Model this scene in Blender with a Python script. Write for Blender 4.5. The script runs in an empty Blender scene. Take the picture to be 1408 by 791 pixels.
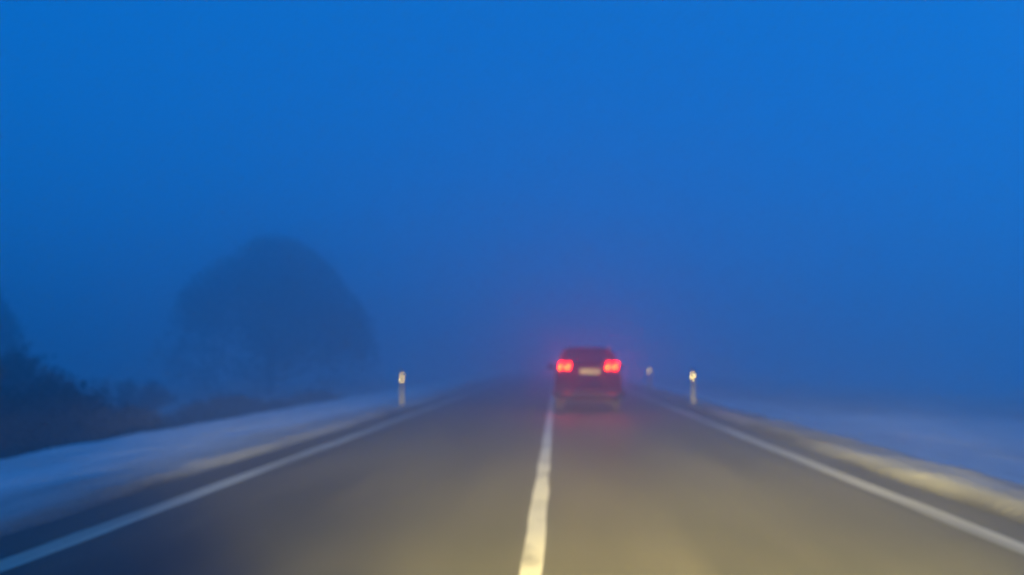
import bpy, bmesh, math, random
from mathutils import Vector, Matrix, noise
R = math.radians
scene = bpy.context.scene
COL = scene.collection

# ------------------------------------------------------------------ camera
CAMX, CAMZ = 0.17, 1.35
cam = bpy.data.cameras.new("camera")
cam_ob = bpy.data.objects.new("camera", cam)
COL.objects.link(cam_ob)
cam.sensor_width = 36.0
cam.lens = 28.0
cam.clip_start = 0.05
cam.clip_end = 3000
cam_ob.location = (CAMX, 0, CAMZ)
cam_ob.rotation_euler = (R(90 + 5.3), 0, R(3.19))
cam.dof.use_dof = True
cam.dof.focus_distance = 2.0
cam.dof.aperture_fstop = 1.45
scene.camera = cam_ob

# ------------------------------------------------------------------ sky
w = bpy.data.worlds.new("World")
scene.world = w
w.use_nodes = True
nt = w.node_tree
nt.nodes.clear()
out = nt.nodes.new('ShaderNodeOutputWorld')
bg = nt.nodes.new('ShaderNodeBackground')
sky = nt.nodes.new('ShaderNodeTexSky')
sky.sky_type = 'NISHITA'
sky.sun_disc = False
sky.sun_elevation = R(1.0)
sky.sun_rotation = R(70)
sky.air_density = 1.0
sky.dust_density = 0.6
sky.ozone_density = 6.0
tint = nt.nodes.new('ShaderNodeMix')          # blue hour under thin cloud: evens the dome out
tint.data_type = 'RGBA'
tint.inputs[0].default_value = 0.80
SKY_BLUE = (0.015, 1.58, 6.1, 1)
tint.inputs[7].default_value = SKY_BLUE
mul = nt.nodes.new('ShaderNodeMix')
mul.data_type = 'RGBA'
mul.blend_type = 'MULTIPLY'
mul.inputs[0].default_value = 1.0
mul.inputs[7].default_value = (0.05, 0.40, 1.0, 1)
nt.links.new(sky.outputs[0], mul.inputs[6])
nt.links.new(mul.outputs[2], tint.inputs[6])
nt.links.new(tint.outputs[2], bg.inputs[0])
bg.inputs[1].default_value = 0.13
nt.links.new(bg.outputs[0], out.inputs[0])

# the last faint daylight, from the clearer right-hand part of the sky
sl = bpy.data.lights.new("sun", 'SUN')
sl.energy = 0.25
sl.angle = R(40)
sl.color = (0.03, 0.36, 1.0)
so = bpy.data.objects.new("sun", sl)
COL.objects.link(so)
so.rotation_euler = (R(65), 0, R(130))

# low-beam headlamps of the car the photograph is taken from
def headlamp(x, power):
    """low beam: flat-topped, widest sideways, dimmer straight down in front of the car"""
    l = bpy.data.lights.new("headlamp", 'SPOT')
    l.energy = power
    l.color = (1.0, 0.75, 0.18)
    l.spot_size = R(130)
    l.spot_blend = 0.6
    l.shadow_soft_size = 0.06
    l.use_nodes = True
    t = l.node_tree; N = t.nodes; L = t.links; N.clear()
    o_ = N.new('ShaderNodeOutputLight'); e = N.new('ShaderNodeEmission')
    tc = N.new('ShaderNodeTexCoord'); sp_ = N.new('ShaderNodeSeparateXYZ')
    L.new(tc.outputs['Normal'], sp_.inputs[0])
    dz = N.new('ShaderNodeMath'); dz.operation = 'DIVIDE'          # tangent of the angle above the axis
    az = N.new('ShaderNodeMath'); az.operation = 'ABSOLUTE'
    L.new(sp_.outputs['Z'], az.inputs[0])
    L.new(sp_.outputs['Y'], dz.inputs[0]); L.new(az.outputs[0], dz.inputs[1])
    dx = N.new('ShaderNodeMath'); dx.operation = 'DIVIDE'
    L.new(sp_.outputs['X'], dx.inputs[0]); L.new(az.outputs[0], dx.inputs[1])
    def curve(src, pts, lo, hi):
        m = N.new('ShaderNodeMapRange'); m.inputs['From Min'].default_value = lo; m.inputs['From Max'].default_value = hi
        L.new(src, m.inputs['Value'])
        c = N.new('ShaderNodeValToRGB'); c.color_ramp.interpolation = 'B_SPLINE' if False else 'EASE'
        el = c.color_ramp.elements
        for k, (p, v) in enumerate(pts):
            q = (p - lo) / (hi - lo)
            if k < 2: el[k].position = q
            else: el.new(q)
        for k, (p, v) in enumerate(pts):
            el[k].color = (v, v, v, 1)
        L.new(m.outputs[0], c.inputs[0]); return c.outputs[0]
    vert = curve(dz.outputs[0], BEAM_V, -.6, .4)
    hor = curve(dx.outputs[0], BEAM_H, -1.6, 1.6)
    m1 = N.new('ShaderNodeMath'); m1.operation = 'MULTIPLY'
    L.new(vert, m1.inputs[0]); L.new(hor, m1.inputs[1])
    L.new(m1.outputs[0], e.inputs['Strength']); L.new(e.outputs[0], o_.inputs[0])
    o = bpy.data.objects.new("headlamp", l)
    COL.objects.link(o)
    o.location = (x, 1.5, 0.66)
    o.rotation_euler = (R(90), 0, R(-1.5))
BEAM_V = [(-.6, 0.0), (-.24, .045), (-.13, .13), (-.06, .50), (-.025, 1.0), (.012, .04), (.06, .006), (.4, 0.0)]
BEAM_H = [(-1.6, .01), (-.78, .06), (-.50, .54), (0, 1.0), (.32, .95), (.55, .48), (.85, .22), (1.6, .03)]
headlamp(-0.05, 43500)
headlamp(1.25, 43500)

# ------------------------------------------------------------------ exposure
vs = scene.view_settings
vs.view_transform = 'Standard'
vs.look = 'None'
vs.exposure = 0.0
vs.gamma = 1.0
vs.use_curve_mapping = False
scene.cycles.volume_bounces = 4
scene.cycles.max_bounces = 8
scene.cycles.sample_clamp_indirect = 4.0
scene.cycles.use_denoising = True

# ------------------------------------------------------------------ helpers
def tag(o, label=None, cat=None, group=None, kind=None):
    if label: o["label"] = label
    if cat: o["category"] = cat
    if group: o["group"] = group
    if kind: o["kind"] = kind
    return o

def empty(name, loc=(0, 0, 0), rz=0.0):
    o = bpy.data.objects.new(name, None)
    COL.objects.link(o)
    o.location = loc
    o.rotation_euler = (0, 0, rz)
    o.empty_display_size = 0.2
    return o

class MB:
    def __init__(s):
        s.v = []; s.f = []
    def add(s, vs_, fs):
        b = len(s.v)
        s.v += [tuple(p) for p in vs_]
        s.f += [tuple(b + i for i in f) for f in fs]
        return s
    def box(s, c, d, mat=None):
        vs_ = []
        for z in (-.5, .5):
            for (x, y) in ((-.5, -.5), (.5, -.5), (.5, .5), (-.5, .5)):
                p = Vector((x * d[0], y * d[1], z * d[2]))
                if mat: p = mat @ p
                vs_.append(p + Vector(c))
        return s.add(vs_, [(3, 2, 1, 0), (4, 5, 6, 7), (0, 1, 5, 4), (1, 2, 6, 5), (2, 3, 7, 6), (3, 0, 4, 7)])
    def tube(s, pts, rads, n=6, cap=True):
        rings = []
        for i, p in enumerate(pts):
            p = Vector(p)
            a = Vector(pts[max(i - 1, 0)]); b = Vector(pts[min(i + 1, len(pts) - 1)])
            d = (b - a).normalized()
            u = d.cross(Vector((0, 0, 1)))
            if u.length < 1e-3: u = d.cross(Vector((1, 0, 0)))
            u.normalize(); v = d.cross(u)
            rings.append([p + (u * math.cos(2 * math.pi * k / n) + v * math.sin(2 * math.pi * k / n)) * rads[i] for k in range(n)])
        vs_ = [p for r in rings for p in r]; fs = []
        for i in range(len(pts) - 1):
            for k in range(n):
                fs.append((i * n + k, i * n + (k + 1) % n, (i + 1) * n + (k + 1) % n, (i + 1) * n + k))
        if cap:
            fs.append(tuple(range(n - 1, -1, -1))); fs.append(tuple((len(pts) - 1) * n + k for k in range(n)))
        return s.add(vs_, fs)
    def grid(s, nu, nv, fn):
        vs_ = [fn(i, j) for i in range(nu) for j in range(nv)]
        fs = [(i * nv + j, (i + 1) * nv + j, (i + 1) * nv + j + 1, i * nv + j + 1) for i in range(nu - 1) for j in range(nv - 1)]
        return s.add(vs_, fs)
    def build(s, name, mat, parent=None, smooth=False, bevel=0):
        me = bpy.data.meshes.new(name)
        me.from_pydata(s.v, [], s.f)
        bm = bmesh.new(); bm.from_mesh(me)
        bmesh.ops.recalc_face_normals(bm, faces=bm.faces)
        if bevel:
            bmesh.ops.bevel(bm, geom=[e for e in bm.edges if e.is_manifold and e.calc_face_angle(0) > .5],
                            offset=bevel, segments=2, affect='EDGES')
        bm.to_mesh(me); bm.free()
        if smooth:
            for p in me.polygons: p.use_smooth = True
        me.materials.append(mat)
        o = bpy.data.objects.new(name, me)
        COL.objects.link(o)
        if parent: o.parent = parent
        return o

def mat(name, color, rough=0.6, metal=0.0, emit=None, estr=0.0, spec=0.5, coat=0.0):
    m = bpy.data.materials.new(name); m.use_nodes = True
    b = m.node_tree.nodes["Principled BSDF"]
    b.inputs["Base Color"].default_value = (*color, 1)
    b.inputs["Roughness"].default_value = rough
    b.inputs["Metallic"].default_value = metal
    b.inputs["Specular IOR Level"].default_value = spec
    b.inputs["Coat Weight"].default_value = coat
    if emit:
        b.inputs["Emission Color"].default_value = (*emit, 1)
        b.inputs["Emission Strength"].default_value = estr
    return m

def noisy(name, c1, c2, scale=(1, 1, 1), nscale=5.0, rough=(.5, .8), bump=0.0, bscale=40.0, detail=6, ramp=(.35, .65), spec=0.5):
    """Principled material whose colour and roughness vary with an object-space noise"""
    m = bpy.data.materials.new(name); m.use_nodes = True
    t = m.node_tree; N = t.nodes; L = t.links
    b = N["Principled BSDF"]
    b.inputs["Specular IOR Level"].default_value = spec
    tc = N.new('ShaderNodeTexCoord'); mp = N.new('ShaderNodeMapping')
    mp.inputs['Scale'].default_value = scale
    L.new(tc.outputs['Object'], mp.inputs['Vector'])
    nz = N.new('ShaderNodeTexNoise'); nz.inputs['Scale'].default_value = nscale; nz.inputs['Detail'].default_value = detail
    L.new(mp.outputs[0], nz.inputs['Vector'])
    cr = N.new('ShaderNodeValToRGB')
    cr.color_ramp.elements[0].position = ramp[0]; cr.color_ramp.elements[0].color = (*c1, 1)
    cr.color_ramp.elements[1].position = ramp[1]; cr.color_ramp.elements[1].color = (*c2, 1)
    L.new(nz.outputs['Fac'], cr.inputs[0]); L.new(cr.outputs[0], b.inputs['Base Color'])
    mr = N.new('ShaderNodeMapRange')
    mr.inputs['To Min'].default_value = rough[0]; mr.inputs['To Max'].default_value = rough[1]
    L.new(nz.outputs['Fac'], mr.inputs['Value']); L.new(mr.outputs[0], b.inputs['Roughness'])
    if bump:
        n2 = N.new('ShaderNodeTexNoise'); n2.inputs['Scale'].default_value = bscale; n2.inputs['Detail'].default_value = 4
        L.new(tc.outputs['Object'], n2.inputs['Vector'])
        bp = N.new('ShaderNodeBump'); bp.inputs['Strength'].default_value = bump; bp.inputs['Distance'].default_value = 0.02
        L.new(n2.outputs['Fac'], bp.inputs['Height']); L.new(bp.outputs[0], b.inputs['Normal'])
    return m

# ------------------------------------------------------------------ materials
M_ASPH = noisy("wet_asphalt", (.024, .024, .024), (.072, .067, .056), scale=(1.0, .12, 1), nscale=1.1, rough=(.48, .66), bump=.5, bscale=60, spec=.18)
M_PAINT = noisy("road_paint", (.24, .23, .18), (.70, .67, .50), scale=(1, .5, 1), nscale=3.0, rough=(.5, .7), ramp=(.25, .5), bump=.2, bscale=90)
M_EDGE = noisy("worn_edge_paint", (.20, .195, .15), (.50, .48, .36), scale=(2.5, .10, 1), nscale=2.5, rough=(.5, .7), ramp=(.3, .62), bump=.2, bscale=90)

def snow_material():
    m = bpy.data.materials.new("snow_and_grass"); m.use_nodes = True
    t = m.node_tree; N = t.nodes; L = t.links; b = N["Principled BSDF"]
    tc = N.new('ShaderNodeTexCoord')
    mp = N.new('ShaderNodeMapping'); mp.inputs['Scale'].default_value = (1.3, .22, 1)
    L.new(tc.outputs['Object'], mp.inputs['Vector'])
    nz = N.new('ShaderNodeTexNoise'); nz.inputs['Scale'].default_value = 1.2; nz.inputs['Detail'].default_value = 8
    nz.inputs['Roughness'].default_value = .6
    L.new(mp.outputs[0], nz.inputs['Vector'])
    at = N.new('ShaderNodeAttribute'); at.attribute_name = 'snow'
    ad = N.new('ShaderNodeMath'); ad.operation = 'ADD'
    so_ = N.new('ShaderNodeMath'); so_.operation = 'MULTIPLY_ADD'; so_.inputs[1].default_value = .5; so_.inputs[2].default_value = .25
    L.new(nz.outputs['Fac'], so_.inputs[0])
    L.new(at.outputs['Fac'], ad.inputs[0]); L.new(so_.outputs[0], ad.inputs[1])
    cr = N.new('ShaderNodeValToRGB')
    cr.color_ramp.elements[0].position = .60; cr.color_ramp.elements[0].color = (.020, .019, .014, 1)
    cr.color_ramp.elements[1].position = 1.0; cr.color_ramp.elements[1].color = (.64, .66, .62, 1)
    sc_ = N.new('ShaderNodeMath'); sc_.operation = 'MULTIPLY'; sc_.inputs[1].default_value = .8
    L.new(ad.outputs[0], sc_.inputs[0]); L.new(sc_.outputs[0], cr.inputs[0])
    L.new(cr.outputs[0], b.inputs['Base Color'])
    b.inputs['Roughness'].default_value = .75
    n2 = N.new('ShaderNodeTexNoise'); n2.inputs['Scale'].default_value = 9; n2.inputs['Detail'].default_value = 6
    L.new(tc.outputs['Object'], n2.inputs['Vector'])
    bp = N.new('ShaderNodeBump'); bp.inputs['Strength'].default_value = .6; bp.inputs['Distance'].default_value = .06
    L.new(n2.outputs['Fac'], bp.inputs['Height']); L.new(bp.outputs[0], b.inputs['Normal'])
    return m
M_SNOW = snow_material()

# ------------------------------------------------------------------ ground
def sstep(a, b, x):
    t = max(0.0, min(1.0, (x - a) / (b - a))); return t * t * (3 - 2 * t)
def fbm(x, y, s=0.0):
    return noise.noise(Vector((x, y, s))) + .5 * noise.noise(Vector((2.1 * x, 2.1 * y, s + 7))) + .25 * noise.noise(Vector((4.3 * x, 4.3 * y, s + 3)))
def height(x, y):
    n1 = fbm(x * .7, y * .25, 1); n2 = fbm(x * 2.2, y * .9, 5)
    if x > 0:
        e = 3.95 + .06 * max(-1, min(1, n1))
        z = -.06 + .17 * sstep(e - .12, e + .35, x) + .03 * n2 * sstep(e, e + .3, x)
        z -= .60 * sstep(4.75 + .15 * n1, 6.3, x)
        z -= .9 * sstep(14, 40, x) * sstep(10, 45, y) + .25 * sstep(8, 14, x) * 0
        z += .10 * n1 * sstep(6, 9, x)
    else:
        x = -x
        e = 4.02 + .08 * max(-1, min(1, n1))
        z = -.06 + .13 * sstep(e - .15, e + .4, x) + .03 * n2 * sstep(e, e + .3, x)
        z -= 1.0 * sstep(7.2 + .25 * n1, 9.0, x)
        z += .12 * n1 * sstep(8, 11, x)
    return z
def snowness(x, y):
    n1 = fbm(x * .3, y * .1, 9)
    if x > 0:
        s = 0.15 + .25 * sstep(3.80, 4.30, x) + .29 * sstep(4.75, 5.9, x)
        s -= .25 * sstep(26, 36, y + .9 * (x - 10)) * sstep(7, 11, x)
    else:
        s = .15 + .33 * sstep(3.80, 4.5, -x) + .25 * sstep(4.5, 5.8, -x)
        s -= .30 * sstep(7.2, 8.4, -x)
    return s + .08 * n1

def span(*segs):
    r = []
    for a, b, st in segs:
        n = max(1, int(round((b - a) / st)))
        r += [a + (b - a) * i / n for i in range(n)]
    r.append(segs[-1][1]); return r
xs = span((-600, -60, 60), (-60, -20, 4), (-20, -9, .6), (-9, -4.6, .14), (-4.6, -3.4, .07), (-3.4, 3.4, 1.7), (3.4, 4.6, .07), (4.6, 9, .12), (9, 20, .6), (20, 60, 4), (60, 600, 60))
ys = span((-60, -4, 4), (-4, 30, .3), (30, 60, .8), (60, 120, 4), (120, 900, 60))
g = MB(); g.grid(len(xs), len(ys), lambda i, j: (xs[i], ys[j], height(xs[i], ys[j])))
ground = g.build("ground", M_SNOW, smooth=True)
tag(ground, kind='structure')
att = ground.data.attributes.new('snow', 'FLOAT', 'POINT')
for i, v in enumerate(ground.data.vertices):
    att.data[i].value = snowness(v.co.x, v.co.y)

# road and painted lines
ry = span((-60, 60, 1.0), (60, 880, 40))
rd = MB(); rd.grid(9, len(ry), lambda i, j: (-4.35 + 8.7 * i / 8, ry[j], 0.0))
tag(rd.build("road", M_ASPH), kind='structure')
random.seed(4)
def line(name, xc, wd, m, wob=.012, y0=-60, y1=300):
    yy = span((y0, 0, 5), (0, 50, .25), (50, y1, 10))
    mb = MB()
    def p(i, j):
        y = yy[j]
        off = wob * fbm(y * .9, i * 3.0 + xc, 2)
        return (xc + (i - .5) * wd + off, y, .004)
    mb.grid(2, len(yy), p)
    return tag(mb.build(name, m), kind='structure')
line("centre_line", 0.0, .15, M_PAINT, .018)
line("edge_line", -3.50, .22, M_EDGE, .02)
line("edge_line", 3.52, .22, M_EDGE, .02)

# ------------------------------------------------------------------ trees and bushes
M_BARK = noisy("bark", (.02, .018, .016), (.045, .04, .035), nscale=8, rough=(.8, .95), scale=(1, 1, .2))
M_TWIG = noisy("twigs", (.007, .0065, .0065), (.015, .0135, .0125), nscale=3, rough=(.8, .95))

def rnd_dir(rng):
    while True:
        v = Vector((rng.uniform(-1, 1), rng.uniform(-1, 1), rng.uniform(-1, 1)))
        if .1 < v.length < 1: return v.normalized()

def tree(label, x, y, H, Rad, seed, trunk_h=1.8, group=None, leafq=60000):
    rng = random.Random(seed)
    z0 = height(x, y) - .1
    root = empty("bare_tree", (x, y, z0))
    tag(root, label, "tree", group)
    tr = MB()
    tr.tube([(0, 0, -.3), (.03, .02, .5), (-.04, .05, trunk_h), (.05, 0, H * .62)], [.48, .36, .28, .17], 10)
    tr.build("trunk", M_BARK, root, smooth=True)
    cr = MB()
    cz = H * .36; rz = H * .66
    def inside(p):
        t = max(0.0, p.z / H)
        if t >= 1: return False
        wd = Rad * 1.04 * (1 - t ** 1.8) ** .60          # a dome, widest low down
        q = Vector((p.x, p.y, p.z)) / (Rad * .42)
        return math.hypot(p.x, p.y) < wd * (1.0 + .13 * noise.noise(q + Vector((seed, 0, 0)))) - .25
    tips = []
    def grow(p, d, L, r, lev):
        n = 3
        pts = [p.copy()]; rads = [r]
        for k in range(n):
            d = (d + rnd_dir(rng) * .22 + Vector((0, 0, .05))).normalized()
            p = p + d * L / n
            pts.append(p.copy()); rads.append(r * (1 - .45 * (k + 1) / n))
        cr.tube(pts, rads, 5 if lev < 3 else 3, cap=False)
        tips.append((pts[-1], lev)); tips.append((pts[2], lev))
        if lev >= 6 or not inside(p): return
        for k in range(3 if lev < 5 else 2):
            nd = (d + rnd_dir(rng) * (.95 if lev else .8)).normalized()
            grow(pts[rng.choice((2, 3, 3))], nd, L * rng.uniform(.70, .88), rads[-1] * .82, lev + 1)
    for k in range(16):
        a = k * 2.4 + rng.uniform(-.3, .3); h = trunk_h * .8 + (H * .62 - trunk_h * .8) * (k / 15)
        el = rng.uniform(-.1, .4) + .6 * k / 15
        d = Vector((math.cos(a) * math.cos(el), math.sin(a) * math.cos(el), math.sin(el)))
        grow(Vector((0, 0, h)), d, Rad * .36, .11, 1)
    # withered leaves and finest twigs still hanging in the crown, in clumps
    tips2 = [t for t, lv in tips if lv >= 3]
    for k in range(leafq):
        t = rng.choice(tips2)
        c = t + rnd_dir(rng) * rng.random() ** .7 * Rad * .13
        if not inside(c): continue
        u = rnd_dir(rng); v = u.cross(rnd_dir(rng)).normalized()
        s = rng.uniform(.07, .15)
        cr.add([c, c + u * s + v * s * .5, c + u * s * 2.2, c + u * s - v * s * .5], [(0, 1, 2, 3)])
    cr.build("crown", M_TWIG, root)
    return root

tree("large round-crowned tree fading in the blue fog left of the road", -20.9, 58.0, 11.9, 8.5, 11, trunk_h=1.2, group="trees in the fog")
tree("dim tree cut off by the left edge of the picture above dark bushes", -30.7, 37.0, 9.4, 4.9, 5, group="trees in the fog", leafq=30000)

def bush(label, x, y, H, Wd, seed, stems=60, leaves=5000, name="bush"):
    rng = random.Random(seed)
    z0 = height(x, y) - .05
    root = empty(name, (x, y, z0))
    tag(root, label, "bush", "bushes beyond the left verge")
    st = MB(); tw = MB()
    for k in range(stems):
        a = rng.uniform(0, 6.283); lean = rng.random() ** .6
        b0 = Vector((math.cos(a) * Wd * .35 * rng.random(), math.sin(a) * Wd * .35 * rng.random(), -.05))
        hh = H * (1 - .45 * lean * lean) * rng.uniform(.8, 1.04)
        e = Vector((math.cos(a) * Wd * lean, math.sin(a) * Wd * lean, hh))
        pts = [b0]
        for q in (.35, .7, 1):
            p = b0.lerp(e, q); p.z = hh * q ** .75; pts.append(p + rnd_dir(rng) * .08)
        st.tube(pts, [.018, .014, .009, .004], 4, cap=False)
        for j in range(int(leaves / stems)):
            t = rng.uniform(.15, 1); i = min(2, int(t * 3)); c = pts[i].lerp(pts[i + 1], t * 3 - i) + rnd_dir(rng) * .28 * rng.random()
            if c.z < 0: c.z = -c.z * .5
            u = rnd_dir(rng); u.z = abs(u.z); v = u.cross(rnd_dir(rng)).normalized(); s = rng.uniform(.03, .07)
            tw.add([c, c + u * s + v * s * .35, c + u * s * 2.6, c + u * s - v * s * .35], [(0, 1, 2, 3)])
    st.build("stems", M_BARK, root)
    tw.build("twigs", M_TWIG, root)
    return root
bush("darkest nearest bush filling the left edge of the picture", -9.7, 12.4, 2.3, 1.45, 1, 110, 26000)
bush("dark bush just right of and behind the nearest one", -9.3, 14.6, 1.95, 1.3, 2, 100, 20000)
bush("low dark bush where the near bush mass thins out to the right", -9.2, 16.9, 1.25, 1.1, 3, 80, 14000)
bush("tall dim bush behind the nearest bush at the left edge", -13.6, 19.0, 2.5, 1.8, 4, 80, 43500)
bush("small scrub bush at the foot of the verge below the round tree's left side", -10.4, 23.5, .85, 1.4, 6, 60, 6000)
bush("wide faint bush below the middle of the round tree", -11.5, 29.0, .9, 2.2, 7, 80, 43500)
bush("faint bush below the right side of the round tree", -10.6, 35.5, .9, 1.8, 8, 70, 7000)
bush("low dark bush in front of the nearest one, at the foot of the snowy verge", -8.75, 13.3, 1.35, .9, 9, 90, 12000)
bush("faint bush left of the round tree, rising from the hollow", -16.5, 30.0, 1.7, 2.2, 10, 70, 7000)

# ------------------------------------------------------------------ marker posts
M_POST = noisy("post_plastic", (.18, .18, .17), (.28, .28, .26), nscale=6, rough=(.4, .6))
M_BLACK = mat("black_band", (.02, .02, .02), .5)
M_REFL = mat("reflector", (.95, .93, .88), .22, metal=1.0)
def post_section(z, s=1.0):
    pts = []
    for k in range(14):   # rounded triangle, flat side to the traffic
        a = 2 * math.pi * k / 14
        x = .058 * math.cos(a); y = .045 * math.sin(a)
        if y < 0: y *= .55
        else: x *= (1 - .55 * (y / .045))
        pts.append((x * s, y * s, z))
    return pts
def marker_post(label, x, y, side):
    z0 = height(x, y)
    yaw = math.atan2(-(CAMX + .4 - x), -(0 - y)) * -1
    root = empty("marker_post", (x, y, z0), 0)
    root.rotation_euler = (0, 0, math.atan2(y, x - .6) - math.pi / 2)
    tag(root, label, "marker post", "marker posts along the road")
    def shell(za, zb_, slant, mb, s):
        n = 14
        lo = post_section(0, s); v = []
        for z, sl in ((za, slant[0]), (zb_, slant[1])):
            v += [(p[0], p[1], z + sl * (p[0] / .058) * side) for p in lo]
        f = [(k, (k + 1) % n, n + (k + 1) % n, n + k) for k in range(n)] + [tuple(range(n - 1, -1, -1)), tuple(range(n, 2 * n))]
        mb.add(v, f)
    m = MB(); shell(-.3, .70, (0, .02), m, 1.0); shell(.9305, 1.02, (.02, .035), m, 1.0)
    m.build("post_body", M_POST, root, smooth=False)
    b = MB(); shell(.7005, .93, (.02, .02), b, 1.0)
    band = b.build("black_band", M_BLACK, root)
    def plate(mb, pts):
        n = len(pts)
        v = [(px, -.0255, pz) for px, pz in pts] + [(px, -.0325, pz) for px, pz in pts]
        mb.add(v, [tuple(range(n)), tuple(range(2 * n - 1, n - 1, -1))] + [(k, (k + 1) % n, n + (k + 1) % n, n + k) for k in range(n)])
    if side > 0:
        r = MB(); plate(r, [(-.022, .73), (.022, .73), (.022, .895), (.015, .91), (-.015, .91), (-.022, .895)])
        r.build("reflector", M_REFL, root)
    else:
        for zc in (.745, .885):
            r = MB(); plate(r, [(.030 * math.cos(k * math.pi / 8), zc + .030 * math.sin(k * math.pi / 8)) for k in range(16)])
            r.build("reflector", M_REFL, root)
    return root
marker_post("white roadside marker post with two round reflectors on the left verge", -4.42, 23.6, -1)
marker_post("nearer white marker post with one upright reflector on the right verge", 4.30, 24.6, 1)
marker_post("farther white marker post with upright reflector close right of the car", 4.25, 35.5, 1)

# ------------------------------------------------------------------ car
M_BODY = mat("dark_car_paint", (.007, .0065, .007), .6, spec=.08)
M_GLASS = mat("dark_glass", (.012, .012, .014), .12)
M_TRIM = mat("black_trim", (.016, .016, .016), .75, spec=.2)
M_RUB = mat("tyre_rubber", (.018, .018, .018), .85)
M_RIM = mat("rim_metal", (.35, .35, .36), .35, metal=.9)
M_CHROME = mat("dull_steel", (.06, .055, .05), .7, metal=.6)
M_LAMP_H = mat("red_lens", (.25, .004, .006), .6, spec=.1)
M_LAMP_ON = mat("lit_tail_lamp", (.4, .01, .01), .4, emit=(1.0, .0032, .0002), estr=320.0)
M_LAMP_HOT = mat("lit_tail_lamp_bulb", (.4, .05, .01), .4, emit=(1.0, .035, .001), estr=320.0)
M_PLATE = mat("plate_white", (.80, .72, .48), .40, metal=.65)
M_CHAR = mat("plate_black", (.03, .03, .03), .6)
M_HEAD = mat("clear_lens", (.5, .5, .5), .1)

car = empty("car", (1.03, 21.6, 0))
tag(car, "dark estate car with lit red tail lamps, driving ahead on the road", "car")

PROF = [(0.0, 1.30), (.06, 1.36), (.16, 1.50), (.30, 1.64), (.5, 1.70), (1.0, 1.735), (1.6, 1.74), (2.3, 1.70), (2.65, 1.58), (3.0, 1.33), (3.3, 1.12), (3.6, 1.05), (4.2, .96), (4.5, .86), (4.62, .70)]
def prof(y):
    for a, b in zip(PROF, PROF[1:]):
        if y <= b[0]:
            t = (y - a[0]) / (b[0] - a[0]); return a[1] + (b[1] - a[1]) * t
    return PROF[-1][1]
BELT = 1.10
def hw(y):
    if y < .5: return .85 + .06 * math.sin(min(1, y / .5) * math.pi / 2)
    if y > 3.9: return .91 - .20 * ((y - 3.9) / .72) ** 2
    return .91
def side_x(y, z):
    """half width of the body at height z"""
    wv = hw(y)
    if z <= BELT: return wv * (1 - .03 * ((z - .7) / .4) ** 2)
    return wv * .97 - (z - BELT) * .36
def ring(y):
    top = prof(y); zb = .30 + (.12 if y < .1 or y > 4.4 else 0); wv = hw(y)
    P = [(0, zb), (wv * .86, zb), (wv * .97, zb + .07)]
    for z in (.5, .7, .85): P.append((side_x(y, min(z, top - .02)), min(z, top - .02)))
    bz = min(BELT, top - .015)
    P.append((side_x(y, bz), bz))
    if top > BELT + .12:
        for t in (.45, .82): z = BELT + (top - BELT) * t; P.append((side_x(y, z), z))
        xt = side_x(y, BELT + (top - BELT) * .95)
        P += [(xt - .03, BELT + (top - BELT) * .95), (xt - .12, top - .006), (xt * .5, top + .012), (0, top + .016)]
    else:
        x0 = side_x(y, bz)
        P += [(x0 - .01, bz + (top - bz) * .3), (x0 - .03, bz + (top - bz) * .6), (x0 - .06, bz + (top - bz) * .85), (x0 - .13, top - .003), (x0 * .5, top + .006), (0, top + .008)]
    return [(x, y, z) for x, z in P] + [(-x, y, z) for x, z in P[-2:0:-1]]
stations = span((0, .5, .05), (.5, 4.4, .15), (4.4, 4.62, .055))
rings = [ring(y) for y in stations]
n = len(rings[0])
bd = MB()
bd.add([p for r in rings for p in r], [(i * n + k, i * n + (k + 1) % n, (i + 1) * n + (k + 1) % n, (i + 1) * n + k) for i in range(len(rings) - 1) for k in range(n)] + [tuple(range(n)), tuple(range((len(rings) - 1) * n, len(rings) * n))])
body = bd.build("body", M_BODY, car, smooth=False)
for p in body.data.polygons: p.use_smooth = len(p.vertices) == 4

# tailgate panel, slightly crowned, rear window and rear spoiler
tg = MB()
def tgp(i, j):
    x = (-.70 + 1.40 * i / 10); z = .64 + (1.27 - .64) * j / 6
    return (x, -.045 + .03 * abs(x / .7) ** 3 + .02 * (j / 6) ** 2, z)
tg.grid(11, 7, tgp)
v0 = list(tg.v)
tg.add([(x, y + .05, z) for x, y, z in v0], [tuple(reversed(f)) for f in tg.f[:]])
tailgate = tg.build("tailgate", M_BODY, car, smooth=True)
rw = MB()
def rwp(off):
    def f(i, j):
        y = .035 + .30 * j / 6; t = -1 + 2 * i / 8
        z = prof(y); x = t * (side_x(y, z) - .16)
        return (x, y - off * .8, z + off * .55 + .014)
    return f
rw.grid(9, 7, rwp(.012)); 
rear_window = rw.build("rear_window", M_GLASS, car, smooth=True)
wp = MB(); wp.tube([(0, -.01, 1.33), (.10, .02, 1.42), (.36, .03, 1.44)], [.012, .009, .007], 6)
wp.build("wiper", M_TRIM, rear_window)
sp = MB()
sp.grid(11, 5, lambda i, j: ((-.60 + 1.2 * i / 10), .22 + .26 * j / 4, 1.705 + .015 * (j / 4) - .03 * abs((i - 5) / 5) ** 3))
sp.grid(11, 5, lambda i, j: ((-.60 + 1.2 * i / 10), .22 + .26 * j / 4, 1.675 + .015 * (j / 4) - .03 * abs((i - 5) / 5) ** 3))
sp.box((0, .225, 1.685), (1.16, .02, .03))
sp.build("roof_spoiler", M_BODY, car, smooth=False)
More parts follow.
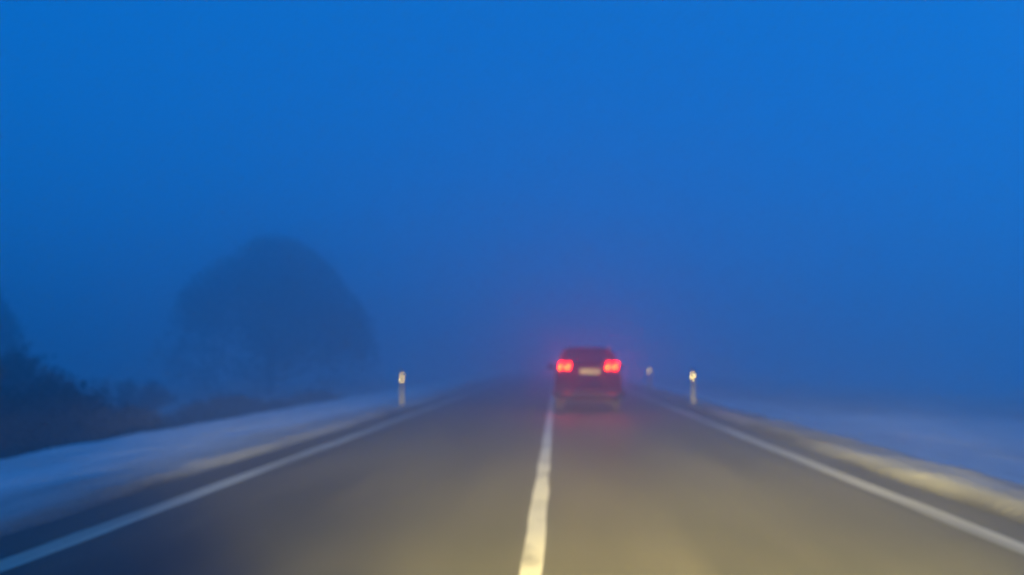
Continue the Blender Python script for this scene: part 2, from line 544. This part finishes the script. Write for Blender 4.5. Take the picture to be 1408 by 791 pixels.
# side windows
for sg in (-1, 1):
    for (ya, yb) in ((.45, 1.15), (1.22, 2.0), (2.07, 2.85)):
        sw = MB()
        def f(i, j, ya=ya, yb=yb, sg=sg):
            y = ya + (yb - ya) * i / 6
            z = BELT + .04 + (min(prof(y) - .12, 1.6) - BELT - .04) * j / 4
            return (sg * (side_x(y, z) + .006), y, max(z, BELT + .05 * 0 + .02))
        sw.grid(7, 5, f); sw.build("side_window", M_GLASS, car, smooth=True)
ws = MB()
ws.grid(9, 6, lambda i, j: ((-1 + i / 4) * (side_x(2.6 + .6 * j / 5, prof(2.6 + .6 * j / 5)) - .12), 2.6 + .62 * j / 5 + .01, prof(2.6 + .62 * j / 5) + .03))
ws.build("windscreen", M_GLASS, car, smooth=True)
# bumper
bp = MB()
bp.tube([(-.86, .42, .50), (-.87, .10, .50), (-.80, -.045, .50), (-.4, -.085, .50), (0, -.095, .50), (.4, -.085, .50), (.80, -.045, .50), (.87, .10, .50), (.86, .42, .50)], [.09, .115, .13, .135, .135, .135, .13, .115, .09], 12)
bumper = bp.build("rear_bumper", M_TRIM, car, smooth=True)
for sg in (-1, 1):
    r = MB(); r.box((sg * .58, -.2, .50), (.22, .02, .05)); r.build("bumper_reflector", M_LAMP_H, bumper, bevel=.004)
ex = MB(); ex.tube([(.52, .2, .31), (.52, -.06, .31)], [.035, .035], 12); ex.build("exhaust_pipe", M_CHROME, car)
# underbody
ub = MB(); ub.box((0, 2.3, .27), (1.3, 3.6, .10)); ub.build("underbody", M_TRIM, car)
# licence plate in its recess
pr = MB(); pr.box((0.03, -.048, 1.08), (.62, .02, .20)); pr.build("plate_recess", M_TRIM, tailgate, bevel=.006)
pl = MB(); pl.box((0.03, -.064, 1.08), (.52, .008, .125))
plate = pl.build("licence_plate", M_PLATE, car, bevel=.002)
rng = random.Random(3)
xx = -.20
for k, wd in enumerate((.045, .045, 0, .045, .045, 0, .04, .04, .04)):
    if wd:    # unreadable characters: stems and bars only
        ch = MB(); ch.box((.03 + xx - wd * .4, -.069, 1.08), (.011, .003, .075))
        ch.box((.03 + xx, -.0692, 1.08 + rng.choice((-.03, 0, .032))), (wd * .8, .003, .011))
        ch.build("plate_character", M_CHAR, plate)
    xx += (wd if wd else .02) + .010
# tail lamps: dark red housing wrapped round the corner, two lit slanting elements
for sg in (-1, 1):
    h = MB()
    def q(i, j, off=0.0, sg=sg):
        t = i / 6; x = .47 + .36 * t; y = -.062 + off + .13 * t ** 4
        zt = 1.345 - .02 * t; zb = 1.10 + .03 * (1 - t)
        return (sg * x, y, zb + (zt - zb) * j / 4)
    h.grid(7, 5, q); h.grid(7, 5, lambda i, j: q(i, j, .06))
    lamp = h.build("tail_lamp", M_LAMP_H, car, smooth=True)
    for c0 in (.54, .73):
        e = MB()
        pts = [(sg * c0 - .045, -.078, 1.155), (sg * c0 - .01, -.080, 1.215), (sg * c0 + .035, -.080, 1.285), (sg * c0 - .03, -.078, 1.292)]
        e.tube(pts, [.014, .019, .018, .012], 8); e.build("lit_element", M_LAMP_ON, lamp, smooth=True)
        u = MB(); u.tube([(sg * c0 - .040, -.102, 1.165), (sg * c0 - .01, -.106, 1.215)], [.011, .012], 8)
        u.build("bulb", M_LAMP_HOT, lamp, smooth=True)
# wheels
def disc(mb, x0, x1, y, z, r, n=28):
    v = [(x0, y + r * math.cos(2 * math.pi * k / n), z + r * math.sin(2 * math.pi * k / n)) for k in range(n)] + [(x1, y + r * math.cos(2 * math.pi * k / n), z + r * math.sin(2 * math.pi * k / n)) for k in range(n)]
    mb.add(v, [tuple(range(n)), tuple(range(2 * n - 1, n - 1, -1))] + [(k, (k + 1) % n, n + (k + 1) % n, n + k) for k in range(n)])
for sg in (-1, 1):
    for y in (.85, 3.62):
        t = MB(); disc(t, sg * .66, sg * .89, y, .34, .34)
        ty = t.build("wheel", M_RUB, car, bevel=.02)
        r = MB(); disc(r, sg * .885, sg * .897, y, .34, .20)
        for k in range(5):
            a = k * 2 * math.pi / 5
            r.box((sg * .902, y + .11 * math.cos(a), .34 + .11 * math.sin(a)), (.012, .17, .035), Matrix.Rotation(a, 3, 'X'))
        r.build("rim", M_RIM, ty)
        a_ = MB()
        arc = [(sg * .915, y + .40 * math.cos(R(d)), .36 + .40 * math.sin(R(d))) for d in range(0, 181, 15)]
        a_.tube(arc, [.022] * len(arc), 6); a_.build("wheel_arch", M_TRIM, car, smooth=True)
    m = MB(); m.tube([(sg * .86, 2.72, 1.14), (sg * .96, 2.70, 1.16)], [.02, .02], 6); m.box((sg * 1.03, 2.70, 1.19), (.20, .10, .13))
    m.build("side_mirror", M_BODY, car, bevel=.02)
    hl = MB(); hl.grid(5, 4, lambda i, j: (sg * (.42 + .30 * i / 4), 4.60 + .015 - .12 * (i / 4) ** 2 * 1.0, .56 + .10 * j / 3)); hl.build("headlight", M_HEAD, car)

# ------------------------------------------------------------------ fog
hz = MB(); hz.box((0, 400, 5.2), (1300, 1100, 14.0))
hm = bpy.data.materials.new("haze"); hm.use_nodes = True
ht = hm.node_tree; ht.nodes.clear()
ho = ht.nodes.new('ShaderNodeOutputMaterial'); pv = ht.nodes.new('ShaderNodeVolumePrincipled')
pv.inputs['Color'].default_value = (.90, .935, .965, 1)
pv.inputs['Density'].default_value = .030
pv.inputs['Anisotropy'].default_value = .74
ht.links.new(pv.outputs[0], ho.inputs['Volume'])
haze = hz.build("haze", hm)
tag(haze, kind='stuff')
